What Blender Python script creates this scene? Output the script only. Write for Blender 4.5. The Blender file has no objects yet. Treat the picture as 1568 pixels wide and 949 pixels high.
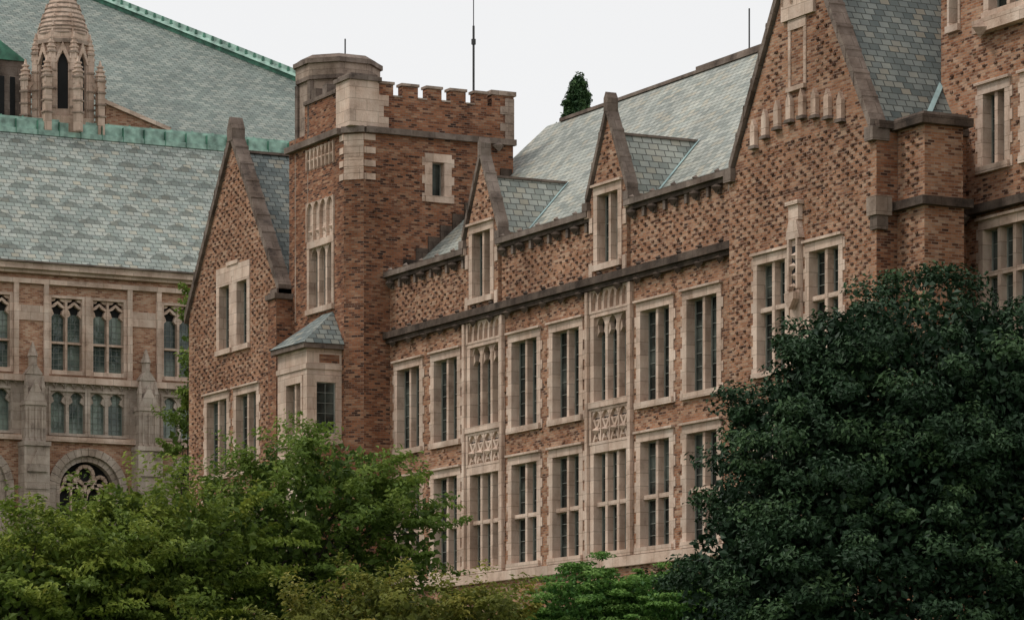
import bpy, math, random
import numpy as np
from mathutils import Vector
random.seed(7)
scene=bpy.context.scene
# ------------------------------------------------------------------ materials
def newmat(name):
    m=bpy.data.materials.new(name); m.use_nodes=True
    nt=m.node_tree; b=nt.nodes["Principled BSDF"]
    return m,nt,b
def N(nt,t,**k):
    n=nt.nodes.new(t)
    for a,v in k.items(): setattr(n,a,v)
    return n
def ramp(nt,stops,interp='LINEAR'):
    r=N(nt,'ShaderNodeValToRGB'); cr=r.color_ramp; cr.interpolation=interp
    while len(cr.elements)<len(stops): cr.elements.new(0.5)
    for e,(p,c) in zip(cr.elements,stops):
        e.position=p; e.color=(c[0],c[1],c[2],1)
    return r
def mixc(nt,bt,fac,a,b):
    m=N(nt,'ShaderNodeMix',data_type='RGBA',blend_type=bt)
    for s,v in ((m.inputs[0],fac),(m.inputs[6],a),(m.inputs[7],b)):
        if hasattr(v,'links'): nt.links.new(v,s)
        else: s.default_value=v
    return m.outputs[2]
def math_(nt,op,a,b=None):
    m=N(nt,'ShaderNodeMath',operation=op)
    for i,v in enumerate((a,b)):
        if v is None: continue
        if hasattr(v,'links'): nt.links.new(v,m.inputs[i])
        else: m.inputs[i].default_value=v
    return m.outputs[0]
def weather(nt,col,lo=.72,hi=1.08,scale=.35,zs=.35):
    geo=N(nt,'ShaderNodeNewGeometry')
    mp=N(nt,'ShaderNodeMapping'); mp.inputs['Scale'].default_value=(1,1,zs)
    nt.links.new(geo.outputs['Position'],mp.inputs[0])
    n=N(nt,'ShaderNodeTexNoise'); n.inputs['Scale'].default_value=scale; n.inputs['Detail'].default_value=4; n.inputs['Roughness'].default_value=.65
    nt.links.new(mp.outputs[0],n.inputs['Vector'])
    l=lo if isinstance(lo,tuple) else (lo,lo,lo); h=hi if isinstance(hi,tuple) else (hi,hi,hi)
    r=ramp(nt,[(.32,l),(.66,h)]); nt.links.new(n.outputs['Fac'],r.inputs[0])
    return mixc(nt,'MULTIPLY',1.0,col,r.outputs[0])
def brickmat(name,stops,mortar,bw=.23,rh=.078,ms=.009,bumpd=.035,lo=.68,hi=1.06):
    m,nt,b=newmat(name)
    uv=N(nt,'ShaderNodeUVMap')
    br=N(nt,'ShaderNodeTexBrick'); br.offset=.5
    br.inputs['Color1'].default_value=(0,0,0,1); br.inputs['Color2'].default_value=(1,1,1,1); br.inputs['Mortar'].default_value=(.5,.5,.5,1)
    br.inputs['Scale'].default_value=1; br.inputs['Mortar Size'].default_value=ms; br.inputs['Mortar Smooth'].default_value=.2
    br.inputs['Brick Width'].default_value=bw; br.inputs['Row Height'].default_value=rh
    nt.links.new(uv.outputs[0],br.inputs['Vector'])
    r=ramp(nt,stops); nt.links.new(br.outputs['Color'],r.inputs[0])
    c=mixc(nt,'MIX',br.outputs['Fac'],r.outputs[0],(*mortar,1))
    c=weather(nt,c,(lo,lo*.97,lo*.95),hi)
    c=weather(nt,c,(.78,.71,.67),(1.07,1.09,1.1),1.6,1.5)
    nt.links.new(c,b.inputs['Base Color']); b.inputs['Roughness'].default_value=.85
    b.inputs['Specular IOR Level'].default_value=.12
    h=math_(nt,'SUBTRACT',math_(nt,'MULTIPLY',br.outputs['Color'],.7),br.outputs['Fac'])
    bp=N(nt,'ShaderNodeBump'); bp.inputs['Strength'].default_value=.6; bp.inputs['Distance'].default_value=bumpd
    nt.links.new(h,bp.inputs['Height']); nt.links.new(bp.outputs[0],b.inputs['Normal'])
    return m
BR=brickmat('brick_tan',[(0,(.09,.046,.032)),(.14,(.24,.107,.062)),(.35,(.40,.185,.10)),(.6,(.48,.252,.15)),(.85,(.53,.345,.235)),(1,(.28,.13,.08))],(.39,.295,.23))  # darkest bricks also stand in for the shadow of projecting ones
BRT=brickmat('brick_red',[(0,(.05,.027,.022)),(.15,(.15,.062,.038)),(.4,(.30,.12,.062)),(.65,(.385,.165,.087)),(.85,(.44,.25,.155)),(1,(.21,.09,.055))],(.27,.195,.15))  # dark end of the ramp doubles as painted shadow of raised bricks
BRL=brickmat('brick_library',[(0,(.24,.115,.07)),(.3,(.42,.21,.125)),(.7,(.53,.31,.2)),(1,(.57,.39,.275))],(.48,.37,.29))  # lighter than the hall brick: distance haze put into the colour
BRC=brickmat('brick_clinker',[(0,(.06,.034,.026)),(.5,(.14,.07,.046)),(1,(.26,.14,.09))],(.14,.085,.06))
def stonemat(name,c1,c2,dark,block=(.9,.42)):
    m,nt,b=newmat(name)
    geo=N(nt,'ShaderNodeNewGeometry')
    n=N(nt,'ShaderNodeTexNoise'); n.inputs['Scale'].default_value=1.3; n.inputs['Detail'].default_value=5; n.inputs['Roughness'].default_value=.7
    nt.links.new(geo.outputs['Position'],n.inputs['Vector'])
    r=ramp(nt,[(.28,dark),(.44,c1),(.7,c2)]); nt.links.new(n.outputs['Fac'],r.inputs[0])
    uv=N(nt,'ShaderNodeUVMap'); br=N(nt,'ShaderNodeTexBrick')
    br.inputs['Color1'].default_value=(.8,.79,.78,1); br.inputs['Color2'].default_value=(1.06,1.04,1.02,1); br.inputs['Mortar'].default_value=(.55,.53,.5,1)
    br.inputs['Scale'].default_value=1; br.inputs['Mortar Size'].default_value=.01
    br.inputs['Brick Width'].default_value=block[0]; br.inputs['Row Height'].default_value=block[1]
    nt.links.new(uv.outputs[0],br.inputs['Vector'])
    c=mixc(nt,'MULTIPLY',1.0,r.outputs[0],br.outputs['Color'])
    c=weather(nt,c,(.66,.61,.57),1.06,.9)
    nt.links.new(c,b.inputs['Base Color']); b.inputs['Roughness'].default_value=.8; b.inputs['Specular IOR Level'].default_value=.15
    n2=N(nt,'ShaderNodeTexNoise'); n2.inputs['Scale'].default_value=14; n2.inputs['Detail'].default_value=2
    nt.links.new(geo.outputs['Position'],n2.inputs['Vector'])
    bp=N(nt,'ShaderNodeBump'); bp.inputs['Strength'].default_value=.5; bp.inputs['Distance'].default_value=.03
    nt.links.new(n2.outputs['Fac'],bp.inputs['Height']); nt.links.new(bp.outputs[0],b.inputs['Normal'])
    return m
ST=stonemat('terracotta_stone',(.66,.50,.405),(.77,.63,.53),(.42,.31,.245))
STM=stonemat('weathered_stone',(.36,.28,.23),(.52,.42,.35),(.17,.13,.105))
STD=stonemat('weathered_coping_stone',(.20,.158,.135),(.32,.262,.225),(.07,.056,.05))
STG=stonemat('grey_library_stone',(.47,.39,.33),(.60,.52,.45),(.22,.18,.15))
STB=stonemat('dark_moulding',(.09,.068,.056),(.19,.145,.118),(.03,.025,.022))
def slatemat(name,stops,bw,rh,lo=.76,hi=1.08,patch=None):
    m,nt,b=newmat(name)
    uv=N(nt,'ShaderNodeUVMap'); br=N(nt,'ShaderNodeTexBrick'); br.offset=.5
    br.inputs['Color1'].default_value=(0,0,0,1); br.inputs['Color2'].default_value=(1,1,1,1); br.inputs['Mortar'].default_value=(.5,.5,.5,1)
    br.inputs['Scale'].default_value=1; br.inputs['Mortar Size'].default_value=.019; br.inputs['Mortar Smooth'].default_value=.3
    br.inputs['Brick Width'].default_value=bw; br.inputs['Row Height'].default_value=rh
    nt.links.new(uv.outputs[0],br.inputs['Vector'])
    r=ramp(nt,stops); nt.links.new(br.outputs['Color'],r.inputs[0])
    mid=stops[len(stops)//2][1]
    c=mixc(nt,'MIX',br.outputs['Fac'],r.outputs[0],(mid[0]*.28,mid[1]*.28,mid[2]*.28,1))
    if patch:
        pu,pv=patch
        sx=N(nt,'ShaderNodeSeparateXYZ'); nt.links.new(uv.outputs[0],sx.inputs[0])
        v=math_(nt,'DIVIDE',sx.outputs[1],pv); fl=math_(nt,'FLOOR',v); fv=math_(nt,'FRACT',v)
        u=math_(nt,'ADD',math_(nt,'DIVIDE',sx.outputs[0],pu),math_(nt,'MULTIPLY',fl,.5))
        ns=N(nt,'ShaderNodeTexNoise'); ns.inputs['Scale'].default_value=2.4; nt.links.new(uv.outputs[0],ns.inputs['Vector'])
        u=math_(nt,'ADD',u,math_(nt,'MULTIPLY',ns.outputs['Fac'],.4))
        fu=math_(nt,'ABSOLUTE',math_(nt,'SUBTRACT',math_(nt,'FRACT',u),.5))
        f=math_(nt,'MULTIPLY',math_(nt,'LESS_THAN',math_(nt,'ADD',math_(nt,'MULTIPLY',fu,.95),fv),.45),math_(nt,'ADD',math_(nt,'MULTIPLY',br.outputs['Color'],.4),.6))
        c=mixc(nt,'MIX',math_(nt,'MULTIPLY',f,.75),c,(.12,.135,.12,1))
    c=weather(nt,c,lo,hi,.5); c=weather(nt,c,(.88,.88,.88),(1.06,1.03,.98),2.5,1)
    nt.links.new(c,b.inputs['Base Color']); b.inputs['Roughness'].default_value=.65; b.inputs['Specular IOR Level'].default_value=.2
    h=math_(nt,'SUBTRACT',math_(nt,'MULTIPLY',br.outputs['Color'],.6),br.outputs['Fac'])
    bp=N(nt,'ShaderNodeBump'); bp.inputs['Strength'].default_value=.5; bp.inputs['Distance'].default_value=.03
    nt.links.new(h,bp.inputs['Height']); nt.links.new(bp.outputs[0],b.inputs['Normal'])
    return m
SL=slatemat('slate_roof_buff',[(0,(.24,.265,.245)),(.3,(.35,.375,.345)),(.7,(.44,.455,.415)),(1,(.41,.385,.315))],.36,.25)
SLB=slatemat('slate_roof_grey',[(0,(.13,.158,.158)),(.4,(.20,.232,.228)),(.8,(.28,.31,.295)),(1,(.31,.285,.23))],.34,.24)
SLL=slatemat('slate_roof_library',[(0,(.28,.325,.30)),(.4,(.355,.40,.37)),(.8,(.43,.46,.425)),(1,(.43,.41,.335))],.4,.28,patch=(1.5,1.12))
SLG=slatemat('slate_roof_hall',[(0,(.17,.208,.19)),(.5,(.235,.275,.252)),(1,(.31,.335,.30))],.42,.3)
def plain(name,c,rough=.5,metal=0,var=.15):
    m,nt,b=newmat(name)
    geo=N(nt,'ShaderNodeNewGeometry'); n=N(nt,'ShaderNodeTexNoise'); n.inputs['Scale'].default_value=2.5; n.inputs['Detail'].default_value=5
    nt.links.new(geo.outputs['Position'],n.inputs['Vector'])
    r=ramp(nt,[(.3,tuple(v*(1-var*2) for v in c)),(.7,tuple(v*(1+var) for v in c))]); nt.links.new(n.outputs['Fac'],r.inputs[0])
    nt.links.new(r.outputs[0],b.inputs['Base Color']); b.inputs['Roughness'].default_value=rough; b.inputs['Metallic'].default_value=metal
    return m
COP=plain('verdigris_copper',(.32,.48,.40),.65,0,.28)
COPD=plain('verdigris_copper_dark',(.07,.22,.145),.6,0,.3)
FLASH=plain('pale_flashing',(.38,.53,.53),.5)
METAL=plain('casement_metal',(.27,.28,.245),.5)
LEAD=plain('lead_cames',(.2,.22,.19),.5)
DARK=plain('dark_metal',(.03,.03,.03),.5)
VOID=plain('dark_opening',(.012,.012,.012),.9)
def glassmat(name,base,blind,p,sc=.55):
    m,nt,b=newmat(name)
    n=N(nt,'ShaderNodeTexNoise'); n.inputs['Scale'].default_value=sc; n.inputs['Detail'].default_value=3
    geo=N(nt,'ShaderNodeNewGeometry'); nt.links.new(geo.outputs['Position'],n.inputs['Vector'])
    r=ramp(nt,[(p-.08,base),(p+.12,blind)]); nt.links.new(n.outputs['Fac'],r.inputs[0])
    nt.links.new(r.outputs[0],b.inputs['Base Color']); b.inputs['Roughness'].default_value=.05; b.inputs['Specular IOR Level'].default_value=.4
    n2=N(nt,'ShaderNodeTexNoise'); n2.inputs['Scale'].default_value=2.2
    nt.links.new(geo.outputs['Position'],n2.inputs['Vector'])
    bp=N(nt,'ShaderNodeBump'); bp.inputs['Strength'].default_value=.35; bp.inputs['Distance'].default_value=.06
    nt.links.new(n2.outputs['Fac'],bp.inputs['Height']); nt.links.new(bp.outputs[0],b.inputs['Normal'])
    return m
GL=glassmat('window_glass',(.016,.02,.018),(.10,.115,.1),.54,.8)
GLL=glassmat('leaded_glass',(.05,.068,.06),(.24,.29,.24),.48)
def leafmat(name,stops,trans=.25):
    m,nt,b=newmat(name)
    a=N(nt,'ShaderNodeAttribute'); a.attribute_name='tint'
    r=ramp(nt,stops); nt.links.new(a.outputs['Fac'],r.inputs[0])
    nt.links.new(r.outputs[0],b.inputs['Base Color']); b.inputs['Roughness'].default_value=.55; b.inputs['Specular IOR Level'].default_value=.2
    if trans:
        t=N(nt,'ShaderNodeBsdfTranslucent'); nt.links.new(r.outputs[0],t.inputs[0])
        mx=N(nt,'ShaderNodeMixShader'); mx.inputs[0].default_value=trans
        out=nt.nodes['Material Output']
        nt.links.new(b.outputs[0],mx.inputs[1]); nt.links.new(t.outputs[0],mx.inputs[2]); nt.links.new(mx.outputs[0],out.inputs[0])
    return m
LF_DARK=leafmat('leaf_dark',[(0,(.012,.03,.014)),(.45,(.028,.06,.026)),(.8,(.06,.11,.042)),(1,(.11,.17,.06))],0)
LF_OLIVE=leafmat('leaf_olive',[(0,(.06,.10,.018)),(.45,(.16,.22,.034)),(.85,(.27,.31,.05)),(1,(.36,.29,.06))],.3)
LF_MID=leafmat('leaf_mid',[(0,(.05,.09,.018)),(.5,(.14,.21,.036)),(1,(.25,.31,.06))],.3)
LF_CON=leafmat('leaf_conifer',[(0,(.02,.05,.02)),(.5,(.05,.1,.035)),(1,(.09,.16,.05))],0)
LF_BRIGHT=leafmat('leaf_bright',[(0,(.05,.13,.03)),(.5,(.15,.28,.055)),(1,(.27,.42,.12))],.25)
LF_YEL=leafmat('leaf_yellow',[(0,(.08,.10,.02)),(.5,(.2,.21,.04)),(.85,(.3,.26,.05)),(1,(.36,.19,.07))],.3)
LF_PLUM=leafmat('leaf_plum',[(0,(.04,.04,.02)),(.5,(.07,.08,.04)),(1,(.17,.09,.06))],0)
BARK=plain('bark',(.06,.045,.035),.9,0,.3)
# ------------------------------------------------------------------ mesh builder
def empty(name,loc=(0,0,0)):
    e=bpy.data.objects.new(name,None); scene.collection.objects.link(e); e.location=loc; return e
class B:
    def __init__(s,name,mat,parent): s.v=[];s.f=[];s.name=name;s.mat=mat;s.parent=parent
    def poly(s,pts):
        i=len(s.v); s.v+= [tuple(p) for p in pts]; s.f.append(tuple(range(i,i+len(pts))))
    def done(s):
        if not s.f: return
        me=bpy.data.meshes.new(s.name); me.from_pydata(s.v,[],s.f); me.update()
        uvl=me.uv_layers.new(name='UVMap'); data=np.zeros(len(me.loops)*2,dtype=np.float32)
        for p in me.polygons:
            n=p.normal
            if abs(n.z)>.985: h=Vector((1,0,0)); w=Vector((0,1,0))
            else:
                h=Vector((-n.y,n.x,0)).normalized(); 
                if h.x+h.y<0: h=-h
                w=n.cross(h); 
                if w.z<0: w=-w
            for li in p.loop_indices:
                co=me.vertices[me.loops[li].vertex_index].co
                data[2*li]=co.dot(h); data[2*li+1]=co.dot(w)
        uvl.data.foreach_set('uv',data)
        me.materials.append(s.mat)
        o=bpy.data.objects.new(s.name,me); scene.collection.objects.link(o); o.parent=s.parent
        return o
def FR(ox,oy,ux,uy):
    nx,ny=uy,-ux
    return lambda u,z,o:(ox+ux*u+nx*o, oy+uy*u+ny*o, z)
def prism(fr,poly,o0,o1,b,back=True):
    n=len(poly)
    b.poly([fr(u,z,o1) for u,z in poly])
    if back: b.poly([fr(u,z,o0) for u,z in reversed(poly)])
    for i in range(n):
        (a,c),(d,e)=poly[i],poly[(i+1)%n]
        b.poly([fr(a,c,o1),fr(a,c,o0),fr(d,e,o0),fr(d,e,o1)])
def box(fr,u0,u1,z0,z1,o0,o1,b,back=True): prism(fr,[(u0,z0),(u1,z0),(u1,z1),(u0,z1)],o0,o1,b,back)
def clip(poly,a,b_,c):
    out=[]
    for i in range(len(poly)):
        p,q=poly[i],poly[(i+1)%len(poly)]
        dp=a*p[0]+b_*p[1]-c; dq=a*q[0]+b_*q[1]-c
        if dp<=0: out.append(p)
        if (dp<0 and dq>0) or (dp>0 and dq<0):
            t=dp/(dp-dq); out.append((p[0]+t*(q[0]-p[0]),p[1]+t*(q[1]-p[1])))
    return out
def wall(fr,u0,u1,z0,z1,ops,b,gable=None):
    us=sorted({u0,u1,*[x for o in ops for x in o[:2]]}); 
    zt=gable[1] if gable else z1
    zs=sorted({z0,z1,zt,*[x for o in ops for x in o[2:4]]})
    us=[x for x in us if u0<=x<=u1]; zs=[x for x in zs if z0<=x<=zt]
    for i in range(len(us)-1):
        for j in range(len(zs)-1):
            cu,cz=(us[i]+us[i+1])/2,(zs[j]+zs[j+1])/2
            if any(o[0]<cu<o[1] and o[2]<cz<o[3] for o in ops): continue
            p=[(us[i],zs[j]),(us[i+1],zs[j]),(us[i+1],zs[j+1]),(us[i],zs[j+1])]
            if gable:
                zf,za=gable; uc=(u0+u1)/2; sl=(za-zf)/(uc-u0)
                p=clip(p,-sl,1,zf-sl*u0); 
                if len(p)>2: p=clip(p,sl,1,zf+sl*u1)
            if len(p)>2: b.poly([fr(u,z,0) for u,z in p])
def archhead(fr,u0,u1,z0,z1,o0,o1,b,pointed=True,seg=5):
    um=(u0+u1)/2; w=um-u0; h=z1-z0
    for sgn in (1,-1):
        pts=[]
        for k in range(seg+1):
            a=k/seg*math.pi/2
            if pointed: x=w*(1-math.cos(a*.93))/(1-math.cos(math.pi/2*.93)); zz=h*math.sin(a*.93)/math.sin(math.pi/2*.93)*.98
            else: x=w*(1-math.cos(a)); zz=h*math.sin(a)*.99
            pts.append((x,zz))
        ed=u0 if sgn==1 else u1
        poly=[(ed,z1),(ed,z0)]+[(ed+sgn*x,z0+zz) for x,zz in pts[1:]]+[(um,z1)]
        if sgn==-1: poly=poly[::-1]
        prism(fr,poly,o0,o1,b)
def lump(fr,u,z,s,o,b):
    pts=[fr(u-s,z,o),fr(u,z-s,o+s*.4),fr(u+s,z,o),fr(u,z+s*.8,o)]; t=fr(u,z,o+s*1.3)
    for i in range(4): b.poly([pts[i],pts[(i+1)%4],t])
def window(fr,u0,u1,z0,z1,bs,bg,bm,n=2,tr=(),jamb=.22,head=.27,sill=.2,arch=0,quoin=False,depth=.36,mull=.15,hood=True,muntin=0,vm=0,cusp=False):
    R=random.random
    box(fr,u0,u0+jamb,z0+sill,z1-head,-depth,.035,bs); box(fr,u1-jamb,u1,z0+sill,z1-head,-depth,.035,bs)
    box(fr,u0,u1,z1-head,z1,-depth,.045,bs)
    prism(fr,[(u0,z0),(u1,z0),(u1,z0+sill),(u0,z0+sill)],-depth,.12,bs)
    if hood: box(fr,u0-.05,u1+.05,z1+.002,z1+.08,-.05,.14,bs)
    if quoin:
        k=0; z=z0+.02
        while z+.33<z1:
            if k%2==0:
                e=.11
                box(fr,u0-e,u0-.002,z,z+.31,-.05,.03,bs); box(fr,u1+.002,u1+e,z,z+.31,-.05,.03,bs)
            z+=.33;k+=1
    a,c=u0+jamb,u1-jamb; zb,zt=z0+sill,z1-head
    w=(c-a-(n-1)*mull)/n
    for k in range(1,n):
        m=a+k*w+(k-1)*mull; box(fr,m,m+mull,zb,zt,-depth+.02,-.06,bs)
    zz=[zb]+list(tr)+[zt]
    for t in tr:
        for k in range(n):
            m=a+k*(w+mull); box(fr,m,m+w,t-.07,t+.07,-depth+.02,-.08,bs)
    for k in range(n):
        m=a+k*(w+mull)
        for j in range(len(zz)-1):
            q0=zz[j]+(.07 if j else 0); q1=zz[j+1]-(.07 if j<len(zz)-2 else 0)
            d=[-depth+.03+(R()-.5)*.02 for _ in range(4)]
            bg.poly([fr(m,q0,d[0]),fr(m+w,q0,d[1]),fr(m+w,q1,d[2]),fr(m,q1,d[3])])
            s=.035; oo=(-depth+.04,-depth+.085)
            box(fr,m,m+s,q0,q1,*oo,bm); box(fr,m+w-s,m+w,q0,q1,*oo,bm)
            box(fr,m+s,m+w-s,q0,q0+s,*oo,bm); box(fr,m+s,m+w-s,q1-s,q1,*oo,bm)
            if muntin:
                mt=muntin*.6 if muntin>.5 else muntin
                nb=max(1,int(round((q1-q0)/mt)))
                for i in range(1,nb):
                    zc=q0+(q1-q0)*i/nb; box(fr,m+s,m+w-s,zc-.008,zc+.008,-depth+.05,-depth+.066,bm)
                if muntin>.5 and not vm: box(fr,m+w/2-.008,m+w/2+.008,q0+s,q1-s,-depth+.052,-depth+.064,bm)
            for i in range(1,vm+1):
                xc=m+w*i/(vm+1); box(fr,xc-.01,xc+.01,q0+s,q1-s,-depth+.052,-depth+.068,bm)
        if arch:
            archhead(fr,m,m+w,zt-arch,zt,-depth+.09,-.07,bs)
            if cusp:
                for e,uu in ((1,m),(-1,m+w)):
                    prism(fr,[(uu,zt-arch*1.25),(uu+e*w*.26,zt-arch*.95),(uu+e*w*.16,zt-arch*.5),(uu,zt-arch*.45)],-depth+.1,-.1,bs)
    return (u0,u1,z0,z1)
def coping(fr,uL,zL,uc,za,uR,zR,th,o0,o1,b):
    for (ua,z_a,ub,z_b) in ((uL,zL,uc,za),(uc,za,uR,zR)):
        prism(fr,[(ua,z_a),(ub,z_b),(ub,z_b+th),(ua,z_a+th*.9)],o0,o1,b)
        L=math.hypot(ub-ua,z_b-z_a); k=int(L/.85); 
        for i in range(1,k):
            t=i/k; u=ua+(ub-ua)*t; z=z_a+(z_b-z_a)*t; du,dz=(ub-ua)/L*.035,(z_b-z_a)/L*.035
            prism(fr,[(u-du,z-dz+.01),(u+du,z+dz+.01),(u+du,z+dz+th+.03),(u-du,z-dz+th+.03)],o0-.015,o1+.015,b)
def clinkers(fr,u0,u1,z0,z1,ops,b,test=None,su=.46,sz=.156,keep=.92,b2=None,jit=.8,pr=.032):
    z=math.floor(z0/sz)*sz+sz;k=int(round(z/sz))
    while z<z1-.05:
        u=math.floor(u0/su)*su+su+(su/2 if k%2 else 0)
        while u<u1-.15:
            uu=u+random.uniform(-.03,.03)*jit; zz=z+random.uniform(-.01,.01)*jit
            if uu>u0+.05 and random.random()<keep and not any(o[0]-.2<uu<o[1]+.1 and o[2]-.1<zz<o[3]+.1 for o in ops) and (not test or test(uu,zz)):
                w=random.uniform(.10,.15)
                box(fr,uu,uu+w,zz,zz+.062,-.01,random.uniform(.6,1.4)*pr,b if random.random()<.75 or not b2 else b2,back=False)
            u+=su
        z+=sz;k+=1
# ------------------------------------------------------------------ MAIN HALL
GZ=2.0
hall=empty('gothic_brick_hall')
bw=B('brick_walls',BR,hall); bt=B('tower_brick',BRT,hall); bk=B('clinker_bricks',BRC,hall)
bs=B('stone_trim',ST,hall); bd=B('gable_copings',STD,hall); bm_=B('string_mouldings',STB,hall); bq=B('turret_stone',STM,hall)
bg=B('window_glass',GL,hall); bm=B('casement_frames',METAL,hall)
br=B('main_roof',SL,hall); brb=B('wing_roof',SLB,hall); bf=B('roof_flashing',FLASH,hall); bdk=B('lightning_rods',DARK,hall); bvo=B('dark_recess_sheets',VOID,hall)
YF=57.2
F=FR(0,YF,1,0)
X0,X1=-120.2,-95.4
wins=[-118.6,-115.55,-109.5,-106.5,-100.5,-97.55]; bays=[-112.5,-103.45]
ops=[]
for c in wins:
    ops.append(window(F,c-1.2,c+1.2,12.55,15.95,bs,bg,bm,n=2,quoin=True,jamb=.27,muntin=.7))
    ops.append(window(F,c-1.2,c+1.2,7.9,11.75,bs,bg,bm,n=2,tr=(9.7,),quoin=True,jamb=.27,muntin=.7))
for c in bays:
    ops.append((c-1.35,c+1.35,7.9,16.75))
    window(F,c-1.35,c+1.35,7.9,11.65,bs,bg,bm,n=3,tr=(9.7,),mull=.16,jamb=.26,hood=False,muntin=.7)
    window(F,c-1.35,c+1.35,12.85,15.95,bs,bg,bm,n=3,mull=.16,jamb=.26,arch=.5,hood=False,head=.12,cusp=True,muntin=.7)
    for (za,zb,nn) in ((11.655,12.845,4),(15.955,16.745,6)):
        box(F,c-1.35,c+1.35,za,zb,-.16,-.06,bs)
        box(F,c-1.35,c-1.2,za,zb,-.058,.07,bs); box(F,c+1.2,c+1.35,za,zb,-.058,.07,bs)
        box(F,c-1.198,c+1.198,za,za+.09,-.058,.06,bs); box(F,c-1.198,c+1.198,zb-.09,zb,-.058,.06,bs)
        w=2.396/nn
        for k in range(nn):
            a=c-1.198+k*w
            if k: box(F,a-.03,a+.03,za+.092,zb-.092,-.058,.05,bs)
            archhead(F,a+.032,a+w-.032,zb-.42,zb-.094,-.058,.035,bs)
            if nn==4:
                m=a+w/2; zc=za+.46
                bvo.poly([F(a+.08,za+.14,-.055),F(a+w-.08,za+.14,-.055),F(a+w-.08,zb-.3,-.055),F(a+.08,zb-.3,-.055)])  # near-black sheet over the solid panel: recess shade painted in
                for s in (-1,1):
                    prism(F,[(m-s*.24-.06,za+.1),(m-s*.24+.06,za+.1),(m+s*.22+.06,zb-.35),(m+s*.22-.06,zb-.35)],-.05,.02+.004*s,bs)
                lump(F,m,zc,.17,0,bs); lump(F,m-.18,zc+.05,.09,-.04,bs); lump(F,m+.18,zc+.05,.09,-.04,bs); lump(F,m,za+.2,.1,-.03,bs); lump(F,m,zb-.42,.1,-.03,bs)
    for e in (-1,1):
        box(F,c+e*1.45-.08,c+e*1.45+.08,7.9,16.7,-.02,.14,bs)
dorm=[-112.5,-103.4]
wall(F,X0,X1,GZ,16.9,ops,bw)
clinkers(F,X0+.1,X1-.1,7.95,16.6,ops,bw,keep=.35,su=.5,sz=.234,pr=.035)
dops=[(c-1.25,c+1.25,16.9,25) for c in dorm]
wall(F,X0,X1,16.9,19.0,dops,bw)
clinkers(F,X0+.2,X1-.1,17.2,18.75,dops,bk,b2=bw)
box(F,X0,X1,16.88,17.12,-.2,.3,bm_); box(F,X0,X1,16.72,16.875,-.1,.17,bm_)
box(F,X0,X1,7.55,7.88,-.2,.14,bs)
segs=[(X0,dorm[0]-1.25),(dorm[0]+1.25,dorm[1]-1.25),(dorm[1]+1.25,X1)]
for a,c in segs:
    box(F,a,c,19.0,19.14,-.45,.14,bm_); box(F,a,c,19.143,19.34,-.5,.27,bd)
    n=int((c-a)/.62)
    for k in range(n):
        u=a+(k+.5)*(c-a)/n
        box(F,u-.08,u+.08,18.7,18.998,-.02,.1,bd)
        if k%2==0: lump(F,u,18.9,.2,.1,bm_); lump(F,u,19.4,.12,.1,bd)
u=X0+.6
while u<X1:
    lump(F,u,16.7,.19,.1,bm_); lump(F,u+.1,17.2,.12,.14,bm_); u+=1.3
for c in dorm:
    D=FR(0,YF-.12,1,0)
    o=window(D,c-.95,c+.95,17.3,20.05,bs,bg,bm,n=2,quoin=False,jamb=.26,muntin=.7)
    wall(D,c-1.25,c+1.25,17.12,19.6,[o],bw,gable=(19.6,22.3))
    clinkers(D,c-.95,c+.95,20.15,21.9,[],bk,test=lambda u,z:abs(u-c)<1.1-(z-19.6)*.47,b2=bw)
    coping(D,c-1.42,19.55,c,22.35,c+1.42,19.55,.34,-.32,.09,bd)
    prism(D,[(c-.13,22.4),(c+.13,22.4),(c+.13,22.85),(c,23.05),(c-.13,22.85)],-.3,.1,bd)
    for e in (-1,1):
        box(D,c+e*1.38-.17,c+e*1.38+.17,19.35,19.62,-.3,.14,bd)
        box(D,c+e*1.33-.12,c+e*1.33+.12,19.1,19.348,-.25,.1,bs)
        box(D,c+e*1.13-.11,c+e*1.13+.11,17.13,17.6,-.02,.05,bs); box(D,c+e*1.13-.11,c+e*1.13+.11,18.6,19.09,-.02,.04,bs)
    bw.poly([(c+1.25,YF-.12,17.12),(c+1.25,YF+.6,17.12),(c+1.25,YF+.6,19.6),(c+1.25,YF-.12,19.6)])
    yr=57.7+(21.7-19.2)/.915
    for e in (-1,1):
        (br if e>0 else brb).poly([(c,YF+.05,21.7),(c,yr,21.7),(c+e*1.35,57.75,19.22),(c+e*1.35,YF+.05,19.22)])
    a=Vector((c,yr,21.74)); d=Vector((c+1.37,57.75,19.27))
    bf.poly([a,a+Vector((.14,.03,.03)),d+Vector((.17,.03,.03)),d])
    prism(FR(c,0,0,1),[(57.3,21.69),(yr,21.69),(yr,21.77),(57.3,21.77)],-.07,.07,bd)
ZR,YR=25.7,64.8
br.poly([(X0-2,57.65,19.15),(-91,57.65,19.15),(-91,YR,ZR),(X0-2,YR,ZR)])
br.poly([(X0-2,72,19.15),(-88,72,19.15),(-88,YR,ZR),(X0-2,YR,ZR)])
box(FR(0,YR,1,0),-121,-91,ZR-.04,ZR+.08,-.12,.12,bd); box(FR(0,YR,1,0),-110.8,-100.5,ZR+.083,ZR+.2,-.1,.1,bd)
box(FR(0,72,1,0),-125,-76,GZ,19.2,-.2,0,bw)
TS=FR(-120.2,0,0,1)
for k in range(9):
    y=57.75+k*.5; z=19.2+(y-57.7)*.915
    box(TS,y,y+.48,z-.1,z+.62,-.02,.06,bm_)
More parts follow.
